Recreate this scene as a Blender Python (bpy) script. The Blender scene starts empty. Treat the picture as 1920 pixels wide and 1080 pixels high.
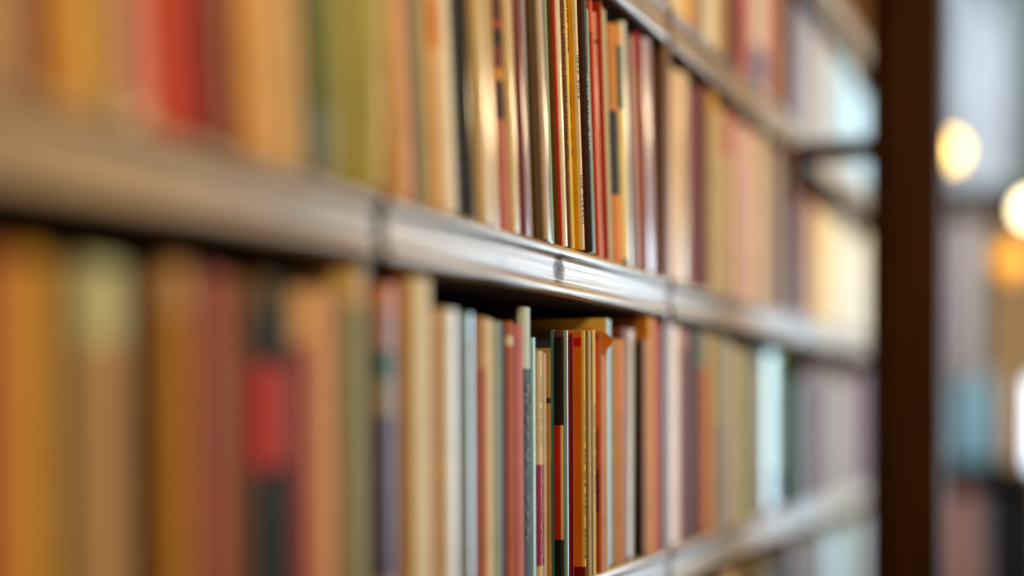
import bpy, math, random
from mathutils import Vector, Matrix
rnd = random.Random(7)
C = bpy.context.scene.collection
scene = bpy.context.scene

# ------------------------------------------------------------------ camera, light, exposure
F_PX, CX, VPX, HORIZON = 2667.0, 960.0, 2045.0, 750.0
TH = math.atan((VPX - CX) / F_PX)
ST, CT = math.sin(TH), math.cos(TH)
D = 0.472                       # camera distance from the plane of the shelf fronts
ZC = 1.50                       # camera height
cam_d = bpy.data.cameras.new('camera')
cam = bpy.data.objects.new('camera', cam_d); C.objects.link(cam)
cam.location = (0, -D, ZC)
cam.rotation_euler = (math.pi / 2, 0, TH - math.pi / 2)
cam_d.sensor_width = 36.0
cam_d.lens = 36.0 * F_PX / 1920.0
cam_d.shift_y = (HORIZON - 540.0) / 1920.0
cam_d.clip_start = 0.02
cam_d.dof.use_dof = True
cam_d.dof.focus_distance = 1.40
cam_d.dof.aperture_fstop = 0.72
scene.camera = cam

scene.view_settings.view_transform = 'Standard'
scene.view_settings.look = 'None'
scene.view_settings.gamma = 1.0
scene.view_settings.use_curve_mapping = False
scene.view_settings.exposure = 0.0
scene.cycles.use_denoising = True
scene.cycles.max_bounces = 6
scene.cycles.sample_clamp_indirect = 4.0

world = bpy.data.worlds.new('world'); scene.world = world
world.use_nodes = True
wb = world.node_tree.nodes['Background']
wb.inputs['Color'].default_value = (0.62, 0.78, 1.0, 1)
wb.inputs['Strength'].default_value = 0.25


def area(name, loc, target, size, power, col, size_y=None):
    l = bpy.data.lights.new(name, 'AREA')
    l.energy = power; l.color = col; l.size = size
    if size_y:
        l.shape = 'RECTANGLE'; l.size_y = size_y
    else:
        l.shape = 'DISK'
    o = bpy.data.objects.new(name, l); C.objects.link(o)
    o.location = loc
    d = Vector(target) - Vector(loc)
    o.rotation_euler = d.to_track_quat('-Z', 'Y').to_euler()
    return o


WARM = (1.0, 0.65, 0.24)
COOL = (0.64, 0.85, 1.0)
area('ceiling_lamp_light', (-0.35, -0.85, 2.55), (1.1, 0, 1.6), 0.4, 17.5, WARM)
area('ceiling_lamp_light', (2.1, -1.6, 2.85), (2.1, 0, 1.3), 0.5, 42, (1.0, 0.80, 0.52))
area('window_daylight', (4.92, -1.45, 1.45), (1.5, -0.3, 1.4), 1.5, 50, COOL, 1.3)
area('far_case_fill_light', (3.3, -0.9, 2.85), (4.6, -0.15, 1.9), 0.4, 34, (0.80, 0.91, 1.0))  # added cool fill without a fixture, brightens the far case

for k, (lx, ly, lz, pw) in enumerate(((4.4, -1.82, 2.525, 20), (4.7, -0.95, 2.46, 12))):
    pl_ = bpy.data.lights.new('hanging_lamp_light', 'POINT')
    pl_.energy = pw; pl_.color = (1.0, 0.78, 0.46); pl_.shadow_soft_size = 0.07
    po = bpy.data.objects.new('hanging_lamp_light', pl_); C.objects.link(po); po.location = (lx, ly, lz)

# ------------------------------------------------------------------ helpers


def lin(c):
    def f(v):
        v /= 255.0
        return v / 12.92 if v <= 0.04045 else ((v + 0.055) / 1.055) ** 2.4
    return (f(c[0]), f(c[1]), f(c[2]), 1.0)


def px_s(x, yf=0.0):
    """shelf position of picture column x on the plane y = yf"""
    r = (x - CX) / F_PX
    return (yf + D) * (CT + r * ST) / (ST - r * CT)


def s_px(s, yf=0.0):
    e = yf + D
    return CX + F_PX * (s * ST - e * CT) / (s * CT + e * ST)


def px_z(x, y):
    """height of picture point (x, y) on the plane of the shelf fronts"""
    return ZC + (HORIZON - y) * (D / CT) / (VPX - x)


def new_mesh(name, verts, faces, mats, midx=None, smooth=False):
    me = bpy.data.meshes.new(name)
    me.from_pydata(verts, [], faces)
    for m in mats:
        me.materials.append(m)
    if midx:
        me.polygons.foreach_set('material_index', midx)
    if smooth:
        me.polygons.foreach_set('use_smooth', [True] * len(me.polygons))
    me.update()
    return me


def link(name, me, parent=None, loc=(0, 0, 0), rot=(0, 0, 0)):
    o = bpy.data.objects.new(name, me); C.objects.link(o)
    o.location = loc; o.rotation_euler = rot
    if parent:
        o.parent = parent
    return o


def empty(name, loc, rot=(0, 0, 0)):
    o = bpy.data.objects.new(name, None); C.objects.link(o)
    o.empty_display_size = 0.02
    o.location = loc; o.rotation_euler = rot
    return o


def tag(o, label, cat, group=None):
    o['label'] = label; o['category'] = cat
    if group:
        o['group'] = group
    return o


def box_data(x0, x1, y0, y1, z0, z1, b=0.0):
    """box, with the edges chamfered by b when b > 0"""
    if b <= 0:
        v = [(x, y, z) for z in (z0, z1) for (x, y) in ((x0, y0), (x1, y0), (x1, y1), (x0, y1))]
        f = [(3, 2, 1, 0), (4, 5, 6, 7), (0, 1, 5, 4), (1, 2, 6, 5), (2, 3, 7, 6), (3, 0, 4, 7)]
        return v, f
    import bmesh
    bm = bmesh.new()
    v, f = box_data(x0, x1, y0, y1, z0, z1)
    vs = [bm.verts.new(p) for p in v]
    for q in f:
        bm.faces.new([vs[i] for i in q])
    bmesh.ops.bevel(bm, geom=list(bm.edges), offset=b, segments=2, affect='EDGES', profile=0.6)
    bm.verts.index_update()
    vv = [tuple(p.co) for p in bm.verts]
    ff = [tuple(p.index for p in q.verts) for q in bm.faces]
    bm.free()
    return vv, ff


def box(name, dims, mat, parent=None, b=0.0, loc=(0, 0, 0), rot=(0, 0, 0)):
    v, f = box_data(*dims, b)
    return link(name, new_mesh(name, v, f, [mat]), parent, loc, rot)


def lathe(name, prof, mat, parent=None, loc=(0, 0, 0), n=28, smooth=True):
    v, f = [], []
    for r, z in prof:
        for k in range(n):
            a = 2 * math.pi * k / n
            v.append((r * math.cos(a), r * math.sin(a), z))
    for i in range(len(prof) - 1):
        for k in range(n):
            f.append((i * n + k, i * n + (k + 1) % n, (i + 1) * n + (k + 1) % n, (i + 1) * n + k))
    return link(name, new_mesh(name, v, f, [mat], smooth=smooth), parent, loc)


# ------------------------------------------------------------------ materials
def base_mat(name):
    m = bpy.data.materials.new(name); m.use_nodes = True
    return m, m.node_tree, m.node_tree.nodes['Principled BSDF']


def nd(nt, kind, **kw):
    n = nt.nodes.new(kind)
    for k, v in kw.items():
        setattr(n, k, v)
    return n


def ramp(nt, stops):
    r = nt.nodes.new('ShaderNodeValToRGB')
    e = r.color_ramp.elements
    while len(e) < len(stops):
        e.new(0.5)
    for i, (p, c) in enumerate(stops):
        e[i].position = p; e[i].color = c
    return r


def wood(name, dark, mid, light, rough=0.32, coat=0.5, scale=1.0, axis='X', knots=(), spec=0.5):
    """stained wood: stretched noise grain, knots, gloss coat"""
    m, nt, b = base_mat(name)
    L = nt.links.new
    tc = nd(nt, 'ShaderNodeTexCoord')
    mp = nd(nt, 'ShaderNodeMapping')
    L(tc.outputs['Object'], mp.inputs['Vector'])
    s = {'X': (3.0, 170, 170), 'Z': (90, 90, 2.2)}[axis]
    mp.inputs['Scale'].default_value = tuple(q * scale for q in s)
    n1 = nd(nt, 'ShaderNodeTexNoise'); n1.inputs['Scale'].default_value = 1.0
    n1.inputs['Detail'].default_value = 6; n1.inputs['Distortion'].default_value = 0.9
    L(mp.outputs['Vector'], n1.inputs['Vector'])
    r = ramp(nt, [(0.34, lin(dark)), (0.5, lin(mid)), (0.68, lin(light))])
    L(n1.outputs['Fac'], r.inputs['Fac'])
    n2 = nd(nt, 'ShaderNodeTexNoise'); n2.inputs['Scale'].default_value = 3.5
    n2.inputs['Detail'].default_value = 3
    L(tc.outputs['Object'], n2.inputs['Vector'])
    r2 = ramp(nt, [(0.3, (0.62, 0.62, 0.62, 1)), (0.7, (1.1, 1.1, 1.1, 1))])
    L(n2.outputs['Fac'], r2.inputs['Fac'])
    mx = nd(nt, 'ShaderNodeMix', data_type='RGBA', blend_type='MULTIPLY')
    mx.inputs['Factor'].default_value = 0.8
    L(r.outputs['Color'], mx.inputs['A']); L(r2.outputs['Color'], mx.inputs['B'])
    out = mx.outputs['Result']
    for (kx, kz, rx, rz) in knots:
        # a dark knot: distance to its centre, frayed by noise, with its own curled grain
        m2 = nd(nt, 'ShaderNodeMapping')
        m2.inputs['Location'].default_value = (-kx / rx, 0, -kz / rz)
        m2.inputs['Scale'].default_value = (1 / rx, 0, 1 / rz)
        L(tc.outputs['Object'], m2.inputs['Vector'])
        ln = nd(nt, 'ShaderNodeVectorMath', operation='LENGTH'); L(m2.outputs['Vector'], ln.inputs[0])
        n3 = nd(nt, 'ShaderNodeTexNoise'); n3.inputs['Scale'].default_value = 160; n3.inputs['Detail'].default_value = 4
        L(tc.outputs['Object'], n3.inputs['Vector'])
        ad = nd(nt, 'ShaderNodeMath', operation='MULTIPLY_ADD'); ad.inputs[1].default_value = 0.9
        L(n3.outputs['Fac'], ad.inputs[0]); L(ln.outputs['Value'], ad.inputs[2])
        rk = ramp(nt, [(0.0, (1, 1, 1, 1)), (0.62, (0.85, 0.85, 0.85, 1)), (0.9, (0, 0, 0, 1))])
        sc = nd(nt, 'ShaderNodeMath', operation='MULTIPLY'); sc.inputs[1].default_value = 0.55
        L(ad.outputs['Value'], sc.inputs[0]); L(sc.outputs['Value'], rk.inputs['Fac'])
        wv = nd(nt, 'ShaderNodeTexWave', wave_type='RINGS'); wv.inputs['Scale'].default_value = 1.6; wv.inputs['Distortion'].default_value = 2.5
        L(m2.outputs['Vector'], wv.inputs['Vector'])
        rw = ramp(nt, [(0.2, lin((34, 20, 12))), (0.8, lin((84, 58, 38)))])
        L(wv.outputs['Fac'], rw.inputs['Fac'])
        mk = nd(nt, 'ShaderNodeMix', data_type='RGBA')
        L(rk.outputs['Color'], mk.inputs['Factor']); L(out, mk.inputs['A']); L(rw.outputs['Color'], mk.inputs['B'])
        out = mk.outputs['Result']
        iv = nd(nt, 'ShaderNodeMath', operation='MULTIPLY_ADD'); iv.inputs[1].default_value = -coat; iv.inputs[2].default_value = coat
        if kz < 0 and rx > 0.012:
            L(rk.outputs['Color'], iv.inputs[0]); L(iv.outputs['Value'], b.inputs['Coat Weight']); L(iv.outputs['Value'], b.inputs['Specular IOR Level'])
    L(out, b.inputs['Base Color'])
    b.inputs['Roughness'].default_value = rough
    b.inputs['Specular IOR Level'].default_value = spec
    b.inputs['Coat Weight'].default_value = coat
    b.inputs['Coat Roughness'].default_value = 0.22
    bp = nd(nt, 'ShaderNodeBump'); bp.inputs['Strength'].default_value = 0.9
    bp.inputs['Distance'].default_value = 0.0012
    L(n1.outputs['Fac'], bp.inputs['Height']); L(bp.outputs['Normal'], b.inputs['Normal']); L(bp.outputs['Normal'], b.inputs['Coat Normal'])
    return m


def plaster(name, col, rough=0.9):
    m, nt, b = base_mat(name)
    n = nd(nt, 'ShaderNodeTexNoise'); n.inputs['Scale'].default_value = 6; n.inputs['Detail'].default_value = 5
    c = lin(col)
    r = ramp(nt, [(0.3, tuple(v * 0.85 for v in c[:3]) + (1,)), (0.7, c)])
    nt.links.new(n.outputs['Fac'], r.inputs['Fac']); nt.links.new(r.outputs['Color'], b.inputs['Base Color'])
    b.inputs['Roughness'].default_value = rough
    return m


def glow(name, col, strength):
    m, nt, b = base_mat(name)
    b.inputs['Base Color'].default_value = lin(col)
    b.inputs['Emission Color'].default_value = lin(col)
    b.inputs['Emission Strength'].default_value = strength
    return m


# colours of the covers, as the things themselves have them
PAL = {
    'cream': (232, 206, 160), 'ivory': (240, 228, 202), 'white': (236, 234, 228), 'peach': (236, 190, 138),
    'tan': (206, 162, 104), 'gold': (222, 160, 52), 'golden yellow': (238, 178, 28), 'pale yellow': (246, 220, 126),
    'amber': (206, 128, 34), 'orange': (228, 134, 24), 'orange brown': (184, 96, 36), 'rust red': (176, 70, 36),
    'coral': (232, 104, 78), 'red': (196, 44, 30), 'scarlet': (208, 28, 18), 'dark red': (120, 20, 18),
    'crimson': (190, 34, 56), 'maroon': (92, 34, 36), 'plum': (128, 52, 66), 'rose': (208, 118, 116),
    'pink': (232, 158, 148), 'lavender': (206, 178, 196), 'lilac grey': (190, 186, 204), 'mauve': (172, 126, 112),
    'purple': (74, 44, 66), 'brown': (122, 78, 40), 'reddish brown': (124, 64, 42), 'dark brown': (60, 36, 20),
    'espresso': (40, 24, 14), 'charcoal': (48, 46, 42), 'black': (20, 18, 17), 'navy': (38, 44, 60),
    'slate blue': (70, 88, 108), 'blue': (92, 122, 172), 'light blue': (140, 188, 208), 'ice blue': (206, 226, 232),
    'teal': (52, 118, 116), 'dark teal': (40, 62, 60), 'sage green': (170, 176, 142), 'grey green': (142, 154, 136),
    'olive green': (160, 148, 66), 'olive brown': (108, 86, 40), 'olive': (134, 120, 52), 'dark green': (58, 84, 48),
    'leaf green': (118, 136, 74), 'mint': (164, 222, 184), 'faded blue': (118, 140, 142), 'grey': (154, 150, 142), 'khaki': (150, 132, 90),
    'silver pink': (220, 204, 200), 'pale green': (222, 228, 182), 'magenta': (176, 54, 96), 'blue grey': (166, 186, 204),
}
_mats = {}


def cover_mat(colour, gloss=1):
    """printed cover stock: slight mottling and scuffs, lacquer when glossy (2)"""
    key = (colour, gloss)
    if key in _mats:
        return _mats[key]
    m, nt, b = base_mat('cover_' + colour.replace(' ', '_') + '_' + str(gloss))
    L = nt.links.new
    c = lin(PAL[colour])
    tc = nd(nt, 'ShaderNodeTexCoord')
    n = nd(nt, 'ShaderNodeTexNoise'); n.inputs['Scale'].default_value = 28; n.inputs['Detail'].default_value = 5
    L(tc.outputs['Object'], n.inputs['Vector'])
    r = ramp(nt, [(0.3, tuple(v * 0.84 for v in c[:3]) + (1,)), (0.62, c)])
    L(n.outputs['Fac'], r.inputs['Fac'])
    n2 = nd(nt, 'ShaderNodeTexNoise'); n2.inputs['Scale'].default_value = 420; n2.inputs['Detail'].default_value = 2
    L(tc.outputs['Object'], n2.inputs['Vector'])
    r2 = ramp(nt, [(0.70, (0, 0, 0, 1)), (0.78, (1, 1, 1, 1))])
    L(n2.outputs['Fac'], r2.inputs['Fac'])
    mx = nd(nt, 'ShaderNodeMix', data_type='RGBA')
    L(r2.outputs['Color'], mx.inputs['Factor'])
    L(r.outputs['Color'], mx.inputs['A'])
    mx.inputs['B'].default_value = tuple(0.5 * v + 0.12 for v in c[:3]) + (1,)
    L(mx.outputs['Result'], b.inputs['Base Color'])
    b.inputs['Roughness'].default_value = {0: 0.58, 1: 0.42, 2: 0.30, 3: 0.3}[gloss]
    b.inputs['Specular IOR Level'].default_value = {0: 0.22, 1: 0.4, 2: 0.5, 3: 0.5}[gloss]
    b.inputs['Coat Weight'].default_value = {0: 0.0, 1: 0.35, 2: 1.0, 3: 1.0}[gloss]
    b.inputs['Coat Roughness'].default_value = {0: 0.4, 1: 0.22, 2: 0.10, 3: 0.04}[gloss]
    _mats[key] = m
    return m


def page_mat():
    m, nt, b = base_mat('page_edges')
    L = nt.links.new
    tc = nd(nt, 'ShaderNodeTexCoord'); mp = nd(nt, 'ShaderNodeMapping')
    mp.inputs['Scale'].default_value = (1800, 8, 8)
    L(tc.outputs['Object'], mp.inputs['Vector'])
    n = nd(nt, 'ShaderNodeTexNoise'); n.inputs['Scale'].default_value = 1
    L(mp.outputs['Vector'], n.inputs['Vector'])
    r = ramp(nt, [(0.3, lin((150, 118, 70))), (0.7, lin((222, 196, 146)))])
    L(n.outputs['Fac'], r.inputs['Fac']); L(r.outputs['Color'], b.inputs['Base Color'])
    b.inputs['Roughness'].default_value = 0.9
    return m


M_PAGES = page_mat()
WOODC = ((70, 46, 27), (174, 142, 96), (208, 182, 138))
M_SHELF = wood('shelf_wood', *WOODC, rough=0.42, coat=0.7)
M_SHELF_KNOT = wood('knotted_shelf_wood', *WOODC, rough=0.42, coat=0.7, knots=((0.366, -0.0240, 0.017, 0.0145), (0.222, -0.029, 0.011, 0.0045)))
M_SHELF_SHADE = wood('shaded_shelf_wood', (38, 25, 15), (72, 50, 30), (92, 66, 42), rough=0.9, coat=0.0, spec=0.1)  # darker uncoated shelf wood, shade under the boards put into its colour
M_UPRIGHT = wood('upright_wood', (70, 38, 12), (122, 74, 28), (150, 96, 42), rough=0.5, coat=0.1, axis='Z')
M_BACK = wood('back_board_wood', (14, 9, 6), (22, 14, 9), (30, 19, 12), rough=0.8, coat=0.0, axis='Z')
M_POST = wood('post_wood', (46, 24, 3), (64, 35, 5), (76, 43, 8), rough=0.7, coat=0.0, axis='Z', spec=0.12)
M_CASE = wood('dark_case_wood', (24, 14, 8), (44, 26, 14), (58, 36, 20), rough=0.5, coat=0.1)
M_BRASS, _nt, _b = base_mat('dark_brass')
_b.inputs['Base Color'].default_value = lin((120, 88, 40)); _b.inputs['Metallic'].default_value = 1.0
_b.inputs['Roughness'].default_value = 0.35

# ------------------------------------------------------------------ the room
X_END = 4.98
m_wall = plaster('wall_plaster', (76, 62, 46)); m_ceil = plaster('ceiling_plaster', (84, 74, 60))
m_floor = wood('floor_boards_wood', (34, 21, 11), (62, 40, 22), (84, 56, 32), rough=0.5, coat=0.1)


def structure(o):
    o['kind'] = 'structure'
    return o


fl = structure(box('floor', (-2.6, X_END, -3.2, 0.34, -0.05, -0.012), m_floor))
for k in range(24):
    y0 = -3.2 + k * 3.54 / 24
    box('floor_board', (-2.6, X_END, y0 + 0.001, y0 + 3.54 / 24 - 0.001, -0.012, 0.0), m_floor, fl)
structure(box('ceiling', (-2.6, X_END, -3.2, 0.34, 3.0, 3.06), m_ceil))
structure(box('wall_back', (-2.6, X_END, 0.34, 0.42, 0, 3.0), m_wall))
structure(box('wall_near', (-2.68, -2.6, -3.2, 0.34, 0, 3.0), m_wall))


def wall_with_hole(name, axis, pos, a0, a1, h0, h1, hz0, hz1):
    """wall panel with one rectangular opening; axis 'x' = wall lies across x"""
    v, f = [], []

    def add(p0, p1, q0, q1):
        d = (pos, pos + 0.1, p0, p1, q0, q1) if axis == 'x' else (p0, p1, pos - 0.1, pos, q0, q1)
        vv, ff = box_data(*d)
        n = len(v); v.extend(vv); f.extend([tuple(i + n for i in q) for q in ff])
    add(a0, h0, 0, 3.0); add(h1, a1, 0, 3.0); add(h0, h1, 0, hz0); add(h0, h1, hz1, 3.0)
    return structure(link(name, new_mesh(name, v, f, [m_wall])))


wall_with_hole('wall_end', 'x', X_END, -3.2, 0.34, -2.6, -0.52, 0.5, 2.4)
wall_with_hole('wall_aisle', 'y', -3.2, -2.6, X_END, 1.05, 2.75, 0.8, 2.2)


def window(name, axis, pos, a0, a1, z0, z1):
    e = structure(empty(name, (0, 0, 0)))
    t = 0.05
    bars = [(a0, a0 + t, z0, z1), (a1 - t, a1, z0, z1), (a0 + t, a1 - t, z0, z0 + t), (a0 + t, a1 - t, z1 - t, z1),
            ((a0 + a1) / 2 - 0.02, (a0 + a1) / 2 + 0.02, z0 + t, z1 - t)]
    for (p0, p1, q0, q1) in bars:
        d = (pos + 0.02, pos + 0.08, p0, p1, q0, q1) if axis == 'x' else (p0, p1, pos - 0.08, pos - 0.02, q0, q1)
        box('window_frame', d, m_ceil, e)


window('window_1', 'x', X_END, -2.6, -0.52, 0.5, 2.4)
window('window_2', 'y', -3.2, 1.05, 2.75, 0.8, 2.2)

# ------------------------------------------------------------------ the bookcase
TOPS = {3: ZC + 0.8105, 0: ZC + 0.4805, 1: ZC + 0.1500, 2: ZC - 0.1790, -1: ZC - 0.5090}
THICK = 0.050
S_END = 3.47
UPR = [px_s(718), px_s(1258), px_s(1485)]
U_HALFS = [0.0125, 0.008, 0.0125, 0.0125, 0.0125]
U_HALF = 0.0125
UPR = [2 * UPR[0] - UPR[1]] + UPR + [S_END]
U_FRONT = [0.012, 0.014, 0.004, 0.0, 0.0]
bookcase = tag(empty('bookcase', (0, 0, 0)), 'long wooden bookcase with thick worn shelf boards holding rows of books', 'bookcase')


def shelf_board(x0, x1, top, mat):
    """board with a rounded nosing at its top and bottom front edge and two grooves between"""
    def arc(cy, cz, r, a0, a1, n=5):
        return [(cy - r * math.cos(math.radians(a0 + (a1 - a0) * i / n)), cz + r * math.sin(math.radians(a0 + (a1 - a0) * i / n)))
                for i in range(n + 1)]
    t = THICK
    prof = [(0.255, 0.0), (0.006, 0.0)]
    prof += arc(0.006, -0.0068, 0.0068, 90, -58, 8)
    prof += [(0.0042, -0.0136), (0.0030, -0.0146), (0.0030, -t + 0.0150), (0.0044, -t + 0.0138)]
    prof += arc(0.0060, -t + 0.0066, 0.0066, 62, -90, 8)
    prof += [(0.255, -t)]
    n = len(prof)
    v = [(x, y, z) for x in (0.0, x1 - x0) for (y, z) in prof]
    f = [(i, (i + 1) % n, n + (i + 1) % n, n + i) for i in range(n)]
    f += [tuple(range(n - 1, -1, -1)), tuple(range(n, 2 * n))]
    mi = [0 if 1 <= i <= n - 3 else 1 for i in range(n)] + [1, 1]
    me = new_mesh('shelf_board', v, f, [mat, M_SHELF_SHADE], mi)
    return link('shelf_board', me, bookcase, (x0, 0, top))


for lev, top in TOPS.items():
    for b in range(4):
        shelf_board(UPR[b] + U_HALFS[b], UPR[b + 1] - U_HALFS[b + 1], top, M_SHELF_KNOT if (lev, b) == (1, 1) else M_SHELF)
for k, s in enumerate(UPR):
    o = box('upright', (-U_HALFS[k] + 0.0002, U_HALFS[k] - 0.0002, U_FRONT[k], 0.262, 0.0, 2.72), M_UPRIGHT, bookcase, 0.0012, (s, 0, 0))
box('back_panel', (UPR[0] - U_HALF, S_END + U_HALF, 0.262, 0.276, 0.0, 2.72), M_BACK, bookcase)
box('top_board', (UPR[0] - 0.03, S_END + 0.03, -0.01, 0.276, 2.72, 2.76), M_SHELF, bookcase, 0.003)
box('plinth', (UPR[0] + U_HALF, S_END - U_HALF, 0.03, 0.05, 0.0, 0.09), M_UPRIGHT, bookcase)
# ------------------------------------------------------------------ books
BOOKS = []


def cover_mesh(t, depth, h, board, bulge, bands, cover_col, spine_col, gloss):
    """U-shaped cover (two boards and a spine) cut into height bands of their own colour.
    local frame: x across the spine 0..t, y from the spine (0) into the shelf, z up"""
    board = min(board, t * 0.3)
    r = min(0.0018, t * 0.3)
    out, tagc = [], []
    out.append((0.0, depth)); out.append((0.0, r + bulge + 0.001))
    nseg = 7
    for i in range(nseg + 1):
        u = i / nseg
        x = t * (0.5 - 0.5 * math.cos(math.pi * u))
        q = abs(2 * x / t - 1)
        y = (bulge + r) * (1 - math.sqrt(max(0.0, 1 - q ** 2.6)))
        out.append((x, y))
    out.append((t, r + bulge + 0.001)); out.append((t, depth))
    inn = []
    for (x, y) in out:
        xi = min(max(x, board), t - board)
        inn.append((xi, depth if y == depth else y + board))
    n = len(out)
    zs = sorted({0.0, h} | {z for b in bands for z in (b[0], b[1]) if 0 < z < h})
    mats, mi = [], {}

    def mat_id(c):
        if c not in mi:
            mi[c] = len(mats); mats.append(cover_mat(c, gloss))
        return mi[c]

    def col_at(z, side):
        for b in bands:
            if b[0] <= z < b[1] and (b[3] == 'both' or b[3] == side):
                return b[2]
        return spine_col if side == 'spine' else cover_col
    v, f, m = [], [], []
    for z in zs:
        v += [(x, y, z) for x, y in out]
        v += [(x, y, z) for x, y in inn]
    for k in range(len(zs) - 1):
        zc = 0.5 * (zs[k] + zs[k + 1]); a, b2 = 2 * n * k, 2 * n * (k + 1)
        for i in range(n - 1):
            side = 'cover' if i == 0 or i == n - 2 else 'spine'
            f.append((a + i, a + i + 1, b2 + i + 1, b2 + i)); m.append(mat_id(col_at(zc, side)))
            f.append((a + n + i + 1, a + n + i, b2 + n + i, b2 + n + i + 1)); m.append(mat_id(cover_col))
        for i in (0, n - 1):
            f.append((a + i, b2 + i, b2 + n + i, a + n + i)); m.append(mat_id(cover_col))
    for z_i, flip in ((0, False), (len(zs) - 1, True)):
        a = 2 * n * z_i
        for i in range(n - 1):
            q = (a + i, a + n + i, a + n + i + 1, a + i + 1)
            side = 'cover' if i == 0 or i == n - 2 else 'spine'
            f.append(q if not flip else q[::-1]); m.append(mat_id(col_at(zs[z_i] + (1e-5 if z_i == 0 else -1e-5), side)))
    me = new_mesh('cover', v, f, mats, m, smooth=True)
    try:
        me.set_sharp_from_angle(angle=math.radians(38))
    except Exception:
        pass
    return me


def lettering_mesh(z0, z1, width, size, mat, seed, gap_words=5):
    """a line of small illegible letter strokes running down the spine, flat print with a hair of ink thickness"""
    r = random.Random(seed)
    v, f = [], []
    z = z1; k = 0
    y = -0.00025

    def stroke(xa, za, xb, zb, w):
        dx, dz = xb - xa, zb - za
        L = math.hypot(dx, dz) or 1e-6
        nx, nz = -dz / L * w / 2, dx / L * w / 2
        n = len(v)
        v.extend([(xa + nx, y, za + nz), (xa - nx, y, za - nz), (xb - nx, y, zb - nz), (xb + nx, y, zb + nz)])
        f.append((n, n + 1, n + 2, n + 3))
    nxt = r.randint(3, 8)
    while z > z0 + size:
        if k == nxt:
            z -= size * 0.9; k = 0; nxt = r.randint(3, 9)
            continue
        lo, hi = z - size * 0.72, z
        w = size * 0.17
        x0, x1 = -width / 2, width / 2
        kind = r.randint(0, 5)
        stroke(x0, hi - w / 2, x1, hi - w / 2, w)
        if kind in (0, 1):
            stroke(x0, lo + w / 2, x1, lo + w / 2, w)
        if kind in (0, 2, 3):
            stroke(x0 + w / 2, hi, x0 + w / 2, lo, w)
        if kind in (2, 4):
            stroke(x1 - w / 2, hi, x1 - w / 2, lo, w)
        if kind in (1, 5):
            stroke(x0, hi, x1, lo, w)
        if kind in (3, 4):
            stroke(0, hi, 0, lo, w)
        z -= size; k += 1
    return new_mesh('spine_lettering', v, f, [mat])


KINDW = {'p': 'paperback', 'h': 'hardback', 's': 'slim booklet'}


def make_book(s, yf, t, h, depth, row, bay, colour, kind, lean, opts, zfloor, xmid):
    gloss = opts.get('g', 0)
    cc = opts.get('cc', colour)
    board = {'p': 0.0007, 'h': 0.0024, 's': 0.0005}[kind]
    bulge = {'p': 0.0008, 'h': min(0.0035, t * 0.2), 's': 0.0004}[kind]
    over = {'p': 0.0, 'h': 0.003, 's': 0.0}[kind]
    bands = []
    for b in opts.get('bands', ()):
        y0, y1, bc = b[0], b[1], b[2]
        za, zb = px_z(xmid, y1) - zfloor, px_z(xmid, y0) - zfloor
        bands.append((max(0.0, za), min(h, zb), bc, b[3] if len(b) > 3 else 'both'))
    name = 'booklet' if kind == 's' else 'book'
    root = empty(name, (s, yf, zfloor + 0.0002 + max(0.0, -t * math.sin(lean))), (0, -lean, 0))
    link('cover', cover_mesh(t, depth, h, board, bulge, bands, cc, colour, gloss), root)
    bi = min(board, t * 0.3)
    top = h - over
    v, f = box_data(bi, t - bi, 0.0025 + bulge + bi, depth - (over if over else 0.0), over, top - (0.0 if over else 0.0002))
    link('page_block', new_mesh('page_block', v, f, [M_PAGES]), root)
    for k, tx in enumerate(opts.get('text', ())):
        # (y_top, y_bottom, x position across the spine 0..1, letter size, colour)
        y0, y1, u, size, tc = tx
        za, zb = px_z(xmid, y1) - zfloor, px_z(xmid, y0) - zfloor
        w = min(size * 0.9, t * 0.55)
        me = lettering_mesh(za, min(zb, h - 0.004), w, size, cover_mat(tc, 0), int(xmid * 7 + k))
        ux = u * t
        q = abs(2 * u - 1)
        yy = (bulge + min(0.0018, t * 0.3)) * (1 - math.sqrt(max(0.0, 1 - q ** 2.6)))
        link('spine_lettering', me, root, (ux, yy - 0.0002, 0))
    BOOKS.append(dict(root=root, colour=colour, kind=kind, row=row, bay=bay, x=xmid, t=t, h=h, opts=opts, s=s, te=s + t, lean=lean, cc=cc))
    return root


def parse(lines):
    out = []
    for ln in lines:
        if isinstance(ln, str):
            out.append((ln, {}))
        else:
            out.append(ln)
    res = []
    for txt, o in out:
        p = txt.split('|')
        res.append((float(p[0]), p[1].strip(), p[2].strip() if len(p) > 2 else 'p', float(p[3]) if len(p) > 3 and p[3] else None, o))
    return res


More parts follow.
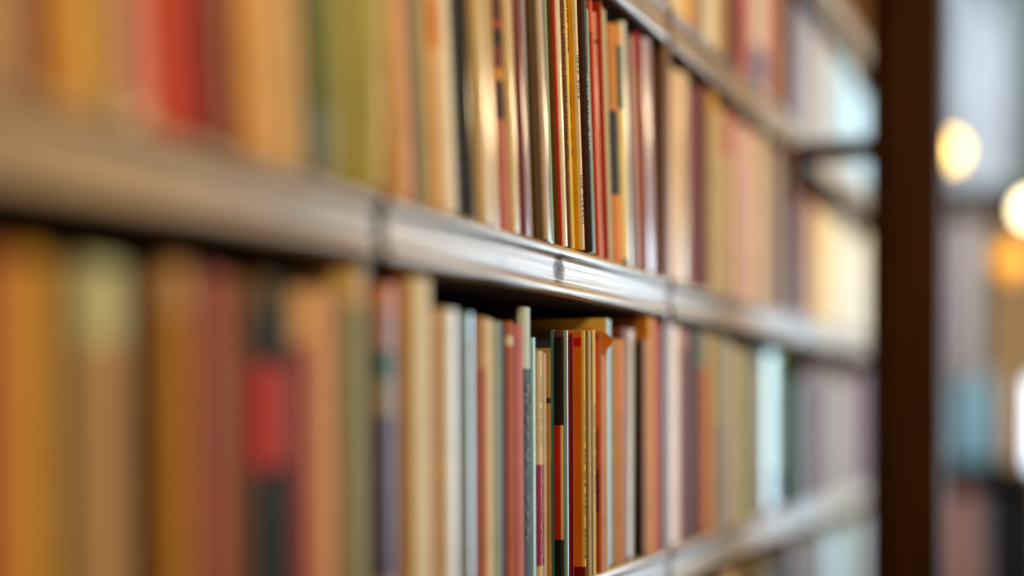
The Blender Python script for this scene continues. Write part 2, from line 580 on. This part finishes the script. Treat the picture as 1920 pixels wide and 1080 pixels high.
def fill(row, bay, entries, zfloor, lean_fn, yref_fn, top_fn, x_first=None, mean=0.007):
    """set books of one bay side by side; every entry ends at a picture column measured in the photograph"""
    entries = parse(entries)
    lo = UPR[bay] + U_HALFS[bay] + 0.001
    hi = UPR[bay + 1] - U_HALFS[bay + 1] - 0.0008
    xf = s_px(lo)
    l0 = entries[0][4].get('lean')
    l0 = lean_fn(xf) if l0 is None else l0
    zr0 = px_z(xf, yref_fn(xf)) - zfloor
    s = lo + max(0.0, (0.255 - zr0) * l0) if x_first is None else px_s(x_first, mean)
    yf = None; xs = None
    plan = []
    for (xe, colour, kind, c, o) in entries:
        if yf is None:
            yn = o.get('yf', 0.004); corner = s_px(s, yn)
        else:
            w = xe - xs
            if c is None:
                c = rnd.choice((0, 0, 0.12, 0.25, 0.35)) * w
            if c > 0:
                r = (xs + c - CX) / F_PX
                e = s * (ST - r * CT) / (CT + r * ST)
                yn = e - D
            else:
                yn = yf + min(0.006, max(0.001, mean + rnd.uniform(0, 0.006) - yf))
            if 'yf' in o:
                yn = o['yf']
            yn = min(max(yn, min(-0.003, o.get('yf', 0))), 0.024)
            if c > 0 and yn <= -0.003 + 1e-9:
                s = max(s, min(px_s(xs + c, yn), s + 0.02))
        t = px_s(xe, yn) - s
        k = 0
        while t < 0.0022 and k < 12:
            yn -= 0.0008; t = px_s(xe, yn) - s; k += 1
        t = max(t, 0.0022)
        plan.append([s, yn, t, xe, colour, kind, o])
        s += t; yf = yn; xs = xe
    xl = s_px(hi); ll = plan[-1][6].get('lean', lean_fn(xl))
    hi -= max(0.0, (px_z(xl, yref_fn(xl)) - zfloor) * ll)
    over = s - hi
    if over > 0:
        k = (hi - plan[0][0]) / (s - plan[0][0])
        s0 = plan[0][0]
        for p in plan:
            p[0] = s0 + (p[0] - s0) * k; p[2] *= k
    hi_wall = UPR[bay + 1] - U_HALFS[bay + 1] - 0.0006
    hs = []
    for p in plan:
        xm = s_px(p[0] + p[2] / 2, p[1])
        o = p[6]
        h = px_z(xm, o['top']) - zfloor if 'top' in o else top_fn(xm)
        hs.append((min(h, 0.274), o.get('d', rnd.uniform(0.165, 0.205))))
    shrink = 1.0
    for attempt in range(25):
        prev = None; placed = []; end = -9
        for i, (s, yn, t, xe, colour, kind, o) in enumerate(plan):
            xm = s_px(s + t / 2, yn)
            lean = o.get('lean', lean_fn(xm))
            zr = px_z(xm, yref_fn(xm)) - zfloor
            tb = max(0.0016, (t * 0.985 - 0.00015) * shrink)
            sb = s + zr * math.tan(lean)
            h, depth = hs[i]
            if i == 0 and x_first is None:
                sb = max(sb, lo + max(0.0, h * math.sin(lean)) + 0.0004)
            elif prev:
                ps, pt, pl, ph = prev
                hm = min(ph, h); e = ps + pt / math.cos(pl)
                sb = max(sb, e + 0.00025, e - hm * (math.tan(pl) - math.tan(lean)) + 0.00025)
            prev = (sb, tb, lean, h)
            end = max(end, sb + tb, sb + tb - h * math.sin(lean))
            placed.append((sb, yn, tb, h, depth, colour, kind, lean, o, xm))
        if end <= hi_wall:
            break
        shrink *= 1 - min(0.12, 1.15 * (end - hi_wall) / (end - placed[0][0]) + 0.004)
    for (sb, yn, tb, h, depth, colour, kind, lean, o, xm) in placed:
        make_book(sb, yn, tb, h, depth, row, bay, colour, kind, lean, o, zfloor, xm)


def mid_lean(x):
    if x < 520: return 0.06 + 0.04 * max(0, x) / 520
    if x < 1235: return 0.10
    return 0.015


yref_mid = lambda x: max(40, (750 - 0.293 * (2045 - x)) / 2 + (0 if x < 1000 else (x - 1000) * 0.12))
h_mid = lambda x: rnd.uniform(0.248, 0.262)
Z1 = TOPS[1]; Z2 = TOPS[2]; Z0 = TOPS[0]; ZB = TOPS[-1]

# second row from the top: the row above the board in focus
fill('second row', 0, [
    '-40|brown|p', '22|peach|p', '64|mauve|p', '93|olive brown|p', '130|amber|p', ('215|golden yellow|h', {'g': 1}),
    '240|olive|s', ('292|pink|p', {'bands': [(195, 300, 'ivory')], 'g': 1}), '345|coral|p', '396|red|h', '416|maroon|p', '446|mauve|p',
    '466|orange brown|s', '510|gold|p', '545|peach|p', '581|cream|p', ('603|olive brown|p', {'bands': [(180, 330, 'slate blue')]}),
    ('640|leaf green|p', {'bands': [(210, 330, 'grey green')]}), '688|olive green|h', ('728|pale green|p', {'g': 3, 'yf': -0.005, 'lean': 0.0})],
    Z1, mid_lean, yref_mid, h_mid, x_first=-90, mean=0.0012)
fill('second row', 1, [
    ('766|peach|p', {'yf': 0.002}), '775|rose|s|0', '796|grey green|p', '809|cream|p', ('836|peach|p', {'bands': [(0, 95, 'orange')]}),
    '856|ivory|p', '868|charcoal|p|0', ('889|espresso|p|6', {'g': 2}), ('926|cream|p|10', {'g': 2}), ('936|tan|s|0', {'g': 2}),
    ('949|maroon|p|2', {'bands': [(0, 28, 'maroon'), (28, 45, 'rust red'), (45, 78, 'black'), (78, 118, 'plum'), (118, 142, 'gold'), (142, 215, 'purple'), (215, 460, 'rose')]}),
    ('973|cream|p|6', {'g': 2}), ('991|plum|p|3', {'g': 2}), '996|lilac grey|s|0',
    ('1028|silver pink|p|22', {'cc': 'olive brown', 'g': 2}), ('1033|purple|s|0', {'g': 2}), ('1037|mint|s|0', {'g': 2}),
    ('1049|red|s|9', {'cc': 'brown'}), ('1061|ivory|p|2', {'g': 2}), ('1066|brown|s|1', {'text': [(0, 300, 0.5, 0.004, 'maroon')]}),
    ('1073|pale yellow|p|1', {'text': [(0, 98, 0.72, 0.0046, 'dark brown'), (155, 295, 0.78, 0.0036, 'plum')]}),
    ('1091|ivory|p|13', {'cc': 'golden yellow', 'text': [(110, 200, 0.3, 0.005, 'slate blue'), (330, 430, 0.3, 0.005, 'slate blue')]}),
    ('1093|red|s|0', {'text': [(95, 200, 0.5, 0.0034, 'black')]}),
    ('1110|navy|p|10', {'cc': 'dark brown', 'g': 1, 'text': [(145, 292, 0.24, 0.0046, 'ice blue')]}), '1113|mint|s|0',
    ('1119|coral|p|2', {'cc': 'red', 'top': 2, 'bands': [(60, 480, 'red')]}), ('1123|orange|s|0', {'top': 14}), ('1127|pink|s|0', {'top': 14, 'g': 2, 'bands': [(66, 72, 'black')]}),
    ('1137|rust red|p|7', {'cc': 'red', 'top': 0}), ('1141|peach|s|0', {'top': 4}), ('1146|sage green|s|0', {'top': 8}),
    ('1166|orange|h|3', {'top': 38, 'bands': [(38, 196, 'amber'), (200, 360, 'espresso', 'spine')]}),
    ('1174|dark green|p|0', {'top': 36, 'bands': [(36, 75, 'gold'), (196, 480, 'pale yellow')]}), ('1183|white|p|0', {'top': 30, 'g': 2}),
    ('1188|dark brown|s|0', {'top': 45}), ('1197|mauve|p|0', {'top': 55, 'g': 1}), ('1204|orange brown|p|2', {'top': 44, 'bands': [(44, 116, 'crimson')]}),
    ('1212|dark red|p|3', {'top': 46}), ('1230|lavender|p|2', {'top': 48, 'g': 2, 'yf': 0.012})],
    Z1, mid_lean, yref_mid, h_mid)
t_mid2 = lambda x: (rnd.uniform(0.795, 0.825) - 0.293) * (D / CT)
fill('second row', 2, [
    ('1281|peach|p', {'g': 1, 'top': 118, 'yf': 0.010}), ('1296|cream|p', {'g': 2, 'top': 125}), ('1312|plum|p', {'top': 150}), ('1324|maroon|s', {'top': 158}),
    ('1334|olive brown|s', {'top': 165}), ('1350|tan|p', {'top': 163, 'bands': [(160, 205, 'gold')]}), ('1362|sage green|s', {'top': 190}), ('1374|peach|p', {'top': 200, 'bands': [(195, 285, 'coral')]}),
    '1386|mauve|p', '1400|silver pink|p', '1412|pink|p', '1428|silver pink|p', '1442|cream|p', '1453|mauve|p', '1464|lilac grey|p', ('1473|khaki|p', {'yf': 0.013})],
    Z1, mid_lean, yref_mid, t_mid2)
fill('second row', 3, [
    ('1507|dark red|p', {'yf': 0.004}), '1517|rust red|p', '1527|orange|p', '1537|gold|p', '1547|tan|p', '1560|pale yellow|p', '1570|cream|p', '1582|ivory|p',
    ('1594|white|p', {'g': 2}), '1604|ivory|p', ('1616|white|p', {'g': 2}), '1627|cream|p', '1636|ivory|p'],
    Z1, lambda x: 0.01, yref_mid, lambda x: rnd.uniform(0.195, 0.23))

# third row: under the board in focus
low_lean = lambda x: 0.012
yref_low = lambda x: 850
t_low = lambda x: ((rnd.uniform(0.128, 0.143) if x < 700 else rnd.uniform(0.148, 0.166)) + 0.35) * (D / CT)
fill('third row', 0, [
    '-70|gold|p', '-30|brown|p', ('40|orange brown|h', {'top': 478}), ('106|golden yellow|h', {'top': 480}), ('165|olive brown|h', {'top': 492}),
    ('246|tan|h', {'top': 492, 'bands': [(480, 640, 'pale green')]}), ('270|brown|p', {}), ('311|charcoal|h', {'top': 498}), ('366|gold|h', {'top': 500, 'bands': [(480, 590, 'peach')]}),
    ('405|plum|p', {'top': 510}), ('446|orange brown|h', {'top': 515}), ('474|brown|p', {'top': 530}),
    ('523|charcoal|h', {'top': 522, 'g': 0, 'bands': [(685, 880, 'scarlet'), (522, 590, 'olive brown')]}), ('546|dark teal|p', {'top': 530, 'bands': [(690, 870, 'rose')]}),
    ('572|plum|p', {'top': 545, 'bands': [(500, 650, 'peach')]}), ('593|rose|p', {'top': 545, 'bands': [(500, 640, 'peach')]}), ('628|peach|p', {'top': 548}), ('642|orange brown|s', {'top': 556}), ('656|grey green|s', {'top': 560}),
    ('691|sage green|h', {'top': 506, 'bands': [(480, 580, 'cream')]}), ('700|olive brown|s', {'top': 540})],
    Z2, low_lean, yref_low, t_low, x_first=-130, mean=0.0012)
fill('third row', 1, [
    ('751|mauve|p', {'yf': 0.006, 'top': 533, 'bands': [(520, 580, 'amber'), (655, 712, 'dark green'), (712, 780, 'khaki'), (780, 1090, 'purple')], 'g': 1}), ('817|ivory|h|26', {'top': 524, 'cc': 'amber'}),
    ('832|tan|p|4', {'top': 580}), ('863|white|p|6', {'top': 582, 'g': 1}), ('872|purple|p|0', {'top': 590}), ('893|grey green|h|2', {'top': 588, 'g': 2, 'bands': [(560, 640, 'light blue')]}),
    ('900|reddish brown|s|0', {'top': 592}), ('917|tan|p|3', {'top': 594, 'bands': [(690, 1090, 'orange brown')]}), ('929|cream|p|0', {'top': 596}), ('945|grey green|p|0', {'top': 600}), ('951|purple|s|0', {'top': 604}),
    ('967|orange brown|h|3', {'top': 600, 'bands': [(628, 646, 'ivory', 'spine')]}), ('976|rust red|s|0', {'top': 606}), ('984|rose|s|0', {'top': 604}),
    ('1000|slate blue|h|0', {'top': 572, 'g': 0, 'cc': 'espresso', 'bands': [(560, 690, 'ice blue', 'spine')], 'text': [(690, 1085, 0.42, 0.015, 'faded blue')]}), ('1008|light blue|p|0', {'top': 630, 'g': 2}),  # ice blue band paints a highlight onto the upper slate spine
    ('1023|cream|p|3', {'top': 656, 'cc': 'tan', 'g': 2, 'bands': [(875, 1070, 'magenta')], 'text': [(705, 850, 0.5, 0.0052, 'mint'), (880, 1066, 0.5, 0.0056, 'lavender')]}), ('1027|silver pink|s|0', {'top': 660}),
    ('1041|teal|s|11', {'g': 2, 'top': 617, 'cc': 'tan', 'bands': [(600, 651, 'espresso', 'cover'), (746, 757, 'espresso', 'cover')]}),
    ('1057|cream|s|14', {'top': 632, 'cc': 'black', 'bands': [(798, 1013, 'scarlet', 'cover'), (600, 798, 'espresso', 'spine'), (1013, 1090, 'dark teal', 'spine')]}),
    ('1067|light blue|s|6', {'g': 2, 'top': 621, 'cc': 'maroon'}), ('1070|navy|s|0', {'top': 633}), ('1076|dark red|s|4', {'top': 626, 'cc': 'scarlet'}),
    ('1099|pale yellow|p|20', {'top': 622, 'cc': 'orange', 'bands': [(634, 651, 'scarlet', 'cover'), (1061, 1090, 'dark red', 'both')], 'text': [(752, 838, 0.35, 0.003, 'teal'), (840, 970, 0.42, 0.0058, 'black'), (990, 1052, 0.2, 0.0052, 'black')]}),
    ('1109|white|s|8', {'top': 622, 'cc': 'khaki'}), ('1112|black|s|1', {'top': 622}), ('1118|pale yellow|s|1', {'top': 620, 'text': [(760, 940, 0.5, 0.004, 'dark teal')]}),
    ('1134|pink|s|12', {'top': 628, 'cc': 'rust red', 'bands': [(880, 960, 'dark red', 'cover'), (640, 800, 'coral', 'cover')]}),
    ('1141|ivory|s|4', {'top': 598, 'cc': 'pale yellow'}), ('1145|teal|s|0', {'top': 597, 'g': 1}), ('1149|light blue|s|0', {'top': 597, 'g': 1}), ('1158|tan|s|3', {'top': 635}),
    ('1173|amber|p|3', {'top': 636, 'bands': [(620, 768, 'orange')]}), ('1180|reddish brown|p|0', {'top': 612}), ('1190|white|p|0', {'top': 616, 'g': 2, 'lean': -0.02}),
    ('1212|lavender|p|18', {'top': 638, 'cc': 'espresso'}), ('1228|gold|p|3', {'top': 592, 'cc': 'amber'}), ('1239|crimson|p|1', {'top': 606}), ('1247|olive brown|s|0', {'top': 615})],
    Z2, low_lean, yref_low, t_low)
fill('third row', 2, [
    ('1279|peach|h', {'top': 610, 'g': 1, 'yf': 0.006}), ('1295|reddish brown|h', {'top': 614, 'bands': [(605, 655, 'mauve')]}), ('1303|maroon|s', {'top': 618}), ('1312|dark teal|s', {'top': 614}), ('1332|orange brown|h', {'top': 618, 'bands': [(610, 690, 'grey green')]}),
    ('1339|gold|s', {'top': 625}), ('1361|sage green|p', {'top': 630, 'bands': [(800, 1000, 'grey')]}), ('1375|lilac grey|p', {'top': 640}), ('1381|cream|s', {'top': 650}), ('1394|olive green|p', {'top': 650}), ('1406|sage green|p', {'top': 660}), ('1418|grey|p', {'top': 655}),
    ('1438|khaki|p', {'top': 652, 'bands': [(640, 690, 'navy')]}), ('1470|mint|h', {'top': 660, 'g': 2, 'bands': [(885, 1000, 'slate blue')]}), ('1477|dark green|s', {'top': 660, 'yf': 0.003})],
    Z2, lambda x: 0.008, yref_low, t_low)
fill('third row', 3, [
    ('1506|dark green|p', {'yf': 0.004}), '1514|espresso|s', '1526|reddish brown|p', '1538|maroon|p', '1550|reddish brown|p', '1556|dark brown|s', '1568|grey|p', '1580|khaki|p', '1592|grey|p',
    '1602|mauve|p', '1612|plum|p', '1624|maroon|p', '1634|purple|p'],
    Z2, lambda x: 0.01, yref_low, lambda x: rnd.uniform(0.21, 0.25))

# top row: above the upper board
yref_top = lambda x: 60
fill('top row', 2, [
    ('1284|cream|p', {'yf': 0.004}), '1296|gold|p', '1305|tan|p', '1315|mauve|p', '1320|dark brown|s', ('1347|ivory|p', {'g': 1}), '1362|tan|p', '1372|maroon|p', '1381|dark brown|p',
    '1394|plum|p', '1404|rose|p', '1413|mauve|p', ('1440|silver pink|p', {'bands': [(78, 150, 'blue')]}), '1452|pink|p', '1460|mauve|s', ('1467|brown|s', {'yf': 0.014})],
    Z0, lambda x: 0.01, yref_top, lambda x: rnd.uniform(0.22, 0.255))
fill('top row', 3, [
    ('1512|lilac grey|p', {'yf': 0.004}), '1522|silver pink|p', '1532|lilac grey|p', '1540|grey|s', '1548|tan|s', '1560|blue grey|p', '1572|ice blue|p', '1584|light blue|p', '1596|ice blue|p', '1608|blue grey|p',
    '1620|ice blue|p', '1632|light blue|p'],
    Z0, lambda x: 0.005, yref_top, lambda x: rnd.uniform(0.2, 0.235))
# bottom row: only its tops show
fill('bottom row', 2, [
    ('1290|brown|p', {}), '1312|maroon|h', '1335|tan|p', '1360|mauve|p', '1382|peach|p', '1396|dark brown|p', '1412|olive|h', '1430|charcoal|p', '1450|grey|p', '1464|slate blue|p', '1474|navy|s'],
    ZB, lambda x: 0.0, lambda x: 1080, lambda x: rnd.uniform(0.245, 0.262))
fill('bottom row', 3, [
    ('1508|brown|p', {}), '1520|reddish brown|p', '1530|dark brown|p', '1540|grey|p', ('1556|blue grey|p', {'lean': -0.03}), ('1572|ice blue|p', {'lean': -0.03}), ('1586|light blue|p', {'lean': -0.03}),
    '1600|grey green|p', '1614|sage green|p', '1628|lilac grey|p'],
    ZB, lambda x: 0.0, lambda x: 1060, lambda x: rnd.uniform(0.235, 0.262))

# a folded orange paper marker sticking out of the red-orange book in the third row
# ------------------------------------------------------------------ labels that single out each book
BAYW = {0: 'first bay', 1: 'second bay', 2: 'third bay', 3: 'bay beside the dark post'}
ORD = ['first', 'second', 'third', 'fourth', 'fifth', 'sixth', 'seventh', 'eighth']


def look(b):
    o = b['opts']; w = ''
    if b['kind'] != 's' and b['t'] > 0.022: w = 'thick '
    elif b['kind'] != 's' and b['t'] < 0.006: w = 'thin '
    g = 'glossy ' if o.get('g', 0) >= 2 else ''
    cover = (b['cc'] + ' covered ') if b['cc'] != b['colour'] else ''
    return w + g + (cover + 'book with ' + b['colour'] + ' spine' if cover else b['colour'] + ' ' + KINDW[b['kind']])


rows = {}
for b in BOOKS:
    rows.setdefault((b['row'], b['bay']), []).append(b)
labels = {}
for key, bl in rows.items():
    bl.sort(key=lambda b: b['s'])
    for i, b in enumerate(bl):
        n0 = bl[i - 1]['colour'] if i else None
        n1 = bl[i + 1]['colour'] if i + 1 < len(bl) else None
        if n0 and n1:
            nb = ('between two ' + n0 + ' ones') if n0 == n1 else 'between ' + n0 + ' and ' + n1
        elif n1:
            nb = 'between the upright and ' + n1
        else:
            nb = 'between ' + n0 + ' and the upright'
        lab = look(b) + ' ' + nb + ', ' + b['row'] + ', ' + BAYW[b['bay']]
        labels.setdefault(lab, []).append(b)
ROWW = {'second row': 'above the shelf board in focus', 'third row': 'below the shelf board in focus', 'top row': 'on the topmost visible shelf', 'bottom row': 'on the lowest visible shelf'}
for lab, bl in labels.items():
    for k, b in enumerate(bl):
        l2 = lab if len(bl) == 1 else ORD[k] + ' ' + lab
        words = l2.split()
        if len(words) > 16:
            l2 = l2.replace('bay beside the dark post', 'bay by post')
        if len(l2.split()) > 16:
            l2 = l2.replace(' covered book with ', ' book, ').replace('thick ', '').replace('thin ', '')
        tag(b['root'], l2, 'booklet' if b['kind'] == 's' else 'book', 'books on the ' + {'top row': 'top shelf', 'second row': 'second shelf', 'third row': 'third shelf', 'bottom row': 'bottom shelf'}[b['row']])

# ------------------------------------------------------------------ paper marker
orange_book = min((b for b in BOOKS if b['row'] == 'third row' and b['bay'] == 1), key=lambda b: abs(b['x'] - 1128))
m_note = cover_mat('orange', 0)
z = px_z(1130, 640)
nx = orange_book['s'] - 0.0006
pts = [(0.0, 0.020, -0.016), (0.0, -0.002, -0.014), (0.0006, -0.012, 0.001), (0.0, -0.004, 0.008), (0.0, 0.022, 0.016), (0.0004, 0.010, 0.002)]
vv = [(x - 0.0011, y, zz) for x, y, zz in pts] + [(x - 0.0008, y, zz) for x, y, zz in pts]
ff = [(0, 1, 5), (1, 2, 5), (2, 3, 5), (3, 4, 5), (4, 0, 5)]
ff = [tuple(reversed(q)) for q in ff] + [tuple(i + 6 for i in q) for q in ff] + [(i, (i + 1) % 5, 6 + (i + 1) % 5, 6 + i) for i in range(5)]
nt_ = link('paper_marker', new_mesh('paper_marker', vv, ff, [m_note]), None, (nx, orange_book['root'].location.y, z))
tag(nt_, 'folded orange paper marker sticking out beside a rust red book', 'bookmark')

# ------------------------------------------------------------------ tall post with its rail
PX0 = 2.447
post = tag(empty('wooden_post', (PX0, -0.18, 0)), 'tall dark brown square wooden post standing before the end of the bookcase', 'post')
box('shaft', (0, 0.11, -0.064, 0.055, 0.09, 2.99), M_POST, post, 0.003)
box('face_board', (-0.010, 0.0, -0.064, 0.020, 0.09, 2.99), M_POST, post, 0.002)
box('base_block', (-0.014, 0.124, -0.072, 0.062, 0.0, 0.09), M_POST, post, 0.004)
zr = ZC + (750 - 276) / F_PX * 2.40
box('cross_rail', (0.0, 0.030, 0.055, 0.178, zr - 0.019, zr + 0.017), M_POST, post, 0.002)

# ------------------------------------------------------------------ case at the end of the aisle
XF = 4.60


def far(x, y):
    """point on the front plane of the far case under picture point (x, y)"""
    r = (x - CX) / F_PX
    dx, dy = CT + r * ST, ST - r * CT
    t = XF / dx
    return -D + t * dy, ZC + (HORIZON - y) / F_PX * t


case = tag(empty('display_case', (XF, 0, 0)), 'dark wooden shelf case at the far end of the aisle', 'bookcase')
YR, YL = -0.330, 0.30
zs_far = [far(1850, 868)[1], far(1850, 350)[1]]
for yy in (YR, YL):
    box('side_panel', (0, 0.34, yy - 0.015, yy + 0.015, 0, 2.95), M_CASE, case, 0.002)
for zz in [0.10, 0.70] + zs_far + [2.95]:
    box('shelf', (0.004, 0.335, YR + 0.015, YL - 0.015, zz - 0.035, zz), M_CASE, case, 0.002)
box('back_panel', (0.335, 0.35, YR - 0.01, YL + 0.01, 0.0, 2.95), M_CASE, case)


def far_box(name, xl, xr, zfl, ytop, col, depth, lab, cat, dx=0.02, gloss=1, tilt=0.0, kind='book'):
    """upright volume in the far case between picture columns xl and xr"""
    ya, yb = far(xr, 500)[0], far(xl, 500)[0]
    h = far((xl + xr) / 2, ytop)[1] - zfl
    root = empty(name, (XF + dx, yb, zfl + 0.0005), (tilt, 0, -math.pi / 2))
    t = (yb - ya) - 0.001
    if kind == 'book':
        link('cover', cover_mesh(t, depth, h, 0.003, 0.003, [], col, col, gloss), root)
        v, f = box_data(0.003, t - 0.003, 0.009, depth - 0.004, 0.003, h - 0.003)
        link('page_block', new_mesh('page_block', v, f, [M_PAGES]), root)
    else:
        box('box_body', (0, t, 0, depth, 0, h * 0.86), cover_mat(col, gloss), root, 0.002)
        box('lid', (-0.0, t, -0.002, depth + 0.002, h * 0.86, h), cover_mat('blue grey', gloss), root, 0.002)
    tag(root, lab, cat)
    return root


zf0, zf1 = zs_far
far_box('box_file', 1788, 1862, zf0, 700, 'light blue', 0.10, 'light blue box with lid on middle shelf of far case', 'box', kind='box')
far_box('portfolio', 1780, 1800, zf0, 395, 'lavender', 0.19, 'tall lavender portfolio behind the light blue box', 'book', dx=0.125)
far_box('portfolio', 1800, 1826, zf0, 385, 'white', 0.19, 'tall white portfolio behind the light blue box', 'book', dx=0.125)
far_box('portfolio', 1826, 1852, zf0, 390, 'silver pink', 0.19, 'tall pinkish white portfolio behind the light blue box', 'book', dx=0.125)
far_box('portfolio', 1864, 1880, zf0, 400, 'dark brown', 0.24, 'tall dark brown portfolio in the middle of the far case', 'book')
far_box('portfolio', 1880, 1902, zf0, 420, 'tan', 0.24, 'tall tan portfolio beside the dark brown one, far case', 'book')
far_box('portfolio', 1902, 1918, zf0, 410, 'peach', 0.24, 'tall peach portfolio at the end of the far case', 'book')
far_box('portfolio', 1768, 1788, zf1, -60, 'lilac grey', 0.24, 'lilac grey portfolio beside the post, top of the far case', 'book')
far_box('portfolio', 1788, 1812, zf1, -50, 'blue grey', 0.24, 'tall blue grey portfolio, top of the far case', 'book')
far_box('portfolio', 1812, 1838, zf1, -40, 'ice blue', 0.24, 'ice blue portfolio under the leaning board, far case', 'book')
far_box('portfolio', 1838, 1866, zf1, 20, 'lilac grey', 0.24, 'lilac grey portfolio beside an ice blue one, far case', 'book')
far_box('portfolio', 1866, 1892, zf1, -30, 'blue grey', 0.24, 'blue grey portfolio between a lilac and a grey green one, far case', 'book')
far_box('portfolio', 1892, 1916, zf1, -55, 'grey green', 0.24, 'grey green portfolio at the end of the top far shelf', 'book')
zl = 0.70
zt = far(1850, 925)[1]
far_box('binder', 1772, 1796, zl, 930, 'mauve', 0.22, 'tall mauve binder on the lower shelf of the far case', 'binder')
far_box('binder', 1796, 1820, zl, 925, 'pink', 0.22, 'tall pink binder beside the mauve one, far case', 'binder')
far_box('binder', 1820, 1846, zl, 935, 'lilac grey', 0.22, 'lilac grey binder beside the pink one, far case', 'binder')
far_box('binder', 1846, 1880, zl, 930, 'charcoal', 0.22, 'wide charcoal binder on the lower shelf of the far case', 'binder')
far_box('binder', 1880, 1914, zl, 940, 'navy', 0.22, 'wide navy binder beside the charcoal one, far case', 'binder')

# ------------------------------------------------------------------ lamps before the far case
def pendant(x, y, zdist, r, mat, lab):
    rr = (x - CX) / F_PX
    px = Vector((zdist * (CT + rr * ST), -D + zdist * (ST - rr * CT), ZC + (HORIZON - y) / F_PX * zdist))
    e = tag(empty('pendant_lamp', px), lab, 'lamp')
    prof = [(0.0005, -r)] + [(r * math.cos(math.radians(a)), r * math.sin(math.radians(a))) for a in range(-80, 71, 10)]
    lathe('glass_globe', prof, mat, e, n=24)
    lathe('lamp_socket', [(0.0, r * 1.7), (0.012, r * 1.7), (0.014, r * 0.93), (0.0, r * 0.93)], M_BRASS, e, n=16)
    v, f = box_data(-0.0015, 0.0015, -0.0015, 0.0015, r * 1.7, 2.999 - px.z)
    link('cord', new_mesh('cord', v, f, [M_CASE]), e)
    return e


G_WARM = glow('lit_warm_globe', (255, 206, 112), 5.5)
G_BRIGHT = glow('lit_bright_globe', (255, 232, 180), 9.0)
G_AMBER = glow('lit_amber_globe', (255, 170, 50), 1.1)
pendant(1775, 284, 3.9, 0.044, G_WARM, 'glowing warm globe lamp half hidden by the dark post')
pendant(1936, 393, 3.7, 0.036, G_BRIGHT, 'bright globe lamp hanging at the edge of the far case')
pendant(1898, 490, 4.1, 0.05, G_AMBER, 'dim amber globe lamp hanging before tall portfolios of the far case')

# tall white lit lamp at the picture's edge
zd = 4.05
rr = (1958 - CX) / F_PX
lp = Vector((zd * (CT + rr * ST), -D + zd * (ST - rr * CT), 0))
lamp = tag(empty('floor_lamp', lp), 'white glowing tall cylinder shade of a floor lamp', 'lamp')
z0, z1 = ZC + (750 - 876) / F_PX * zd, ZC + (750 - 712) / F_PX * zd
lathe('lamp_shade', [(0.0, z0), (0.036, z0), (0.036, z1), (0.0, z1)], glow('lit_white_shade', (226, 240, 255), 3.5), lamp, n=24, smooth=False)
lathe('stem', [(0.0, 0.02), (0.008, 0.02), (0.008, z0), (0.0, z0)], M_BRASS, lamp, n=12)
lathe('base', [(0.0, 0.0), (0.11, 0.0), (0.11, 0.012), (0.02, 0.022), (0.0, 0.022)], M_BRASS, lamp, n=24)
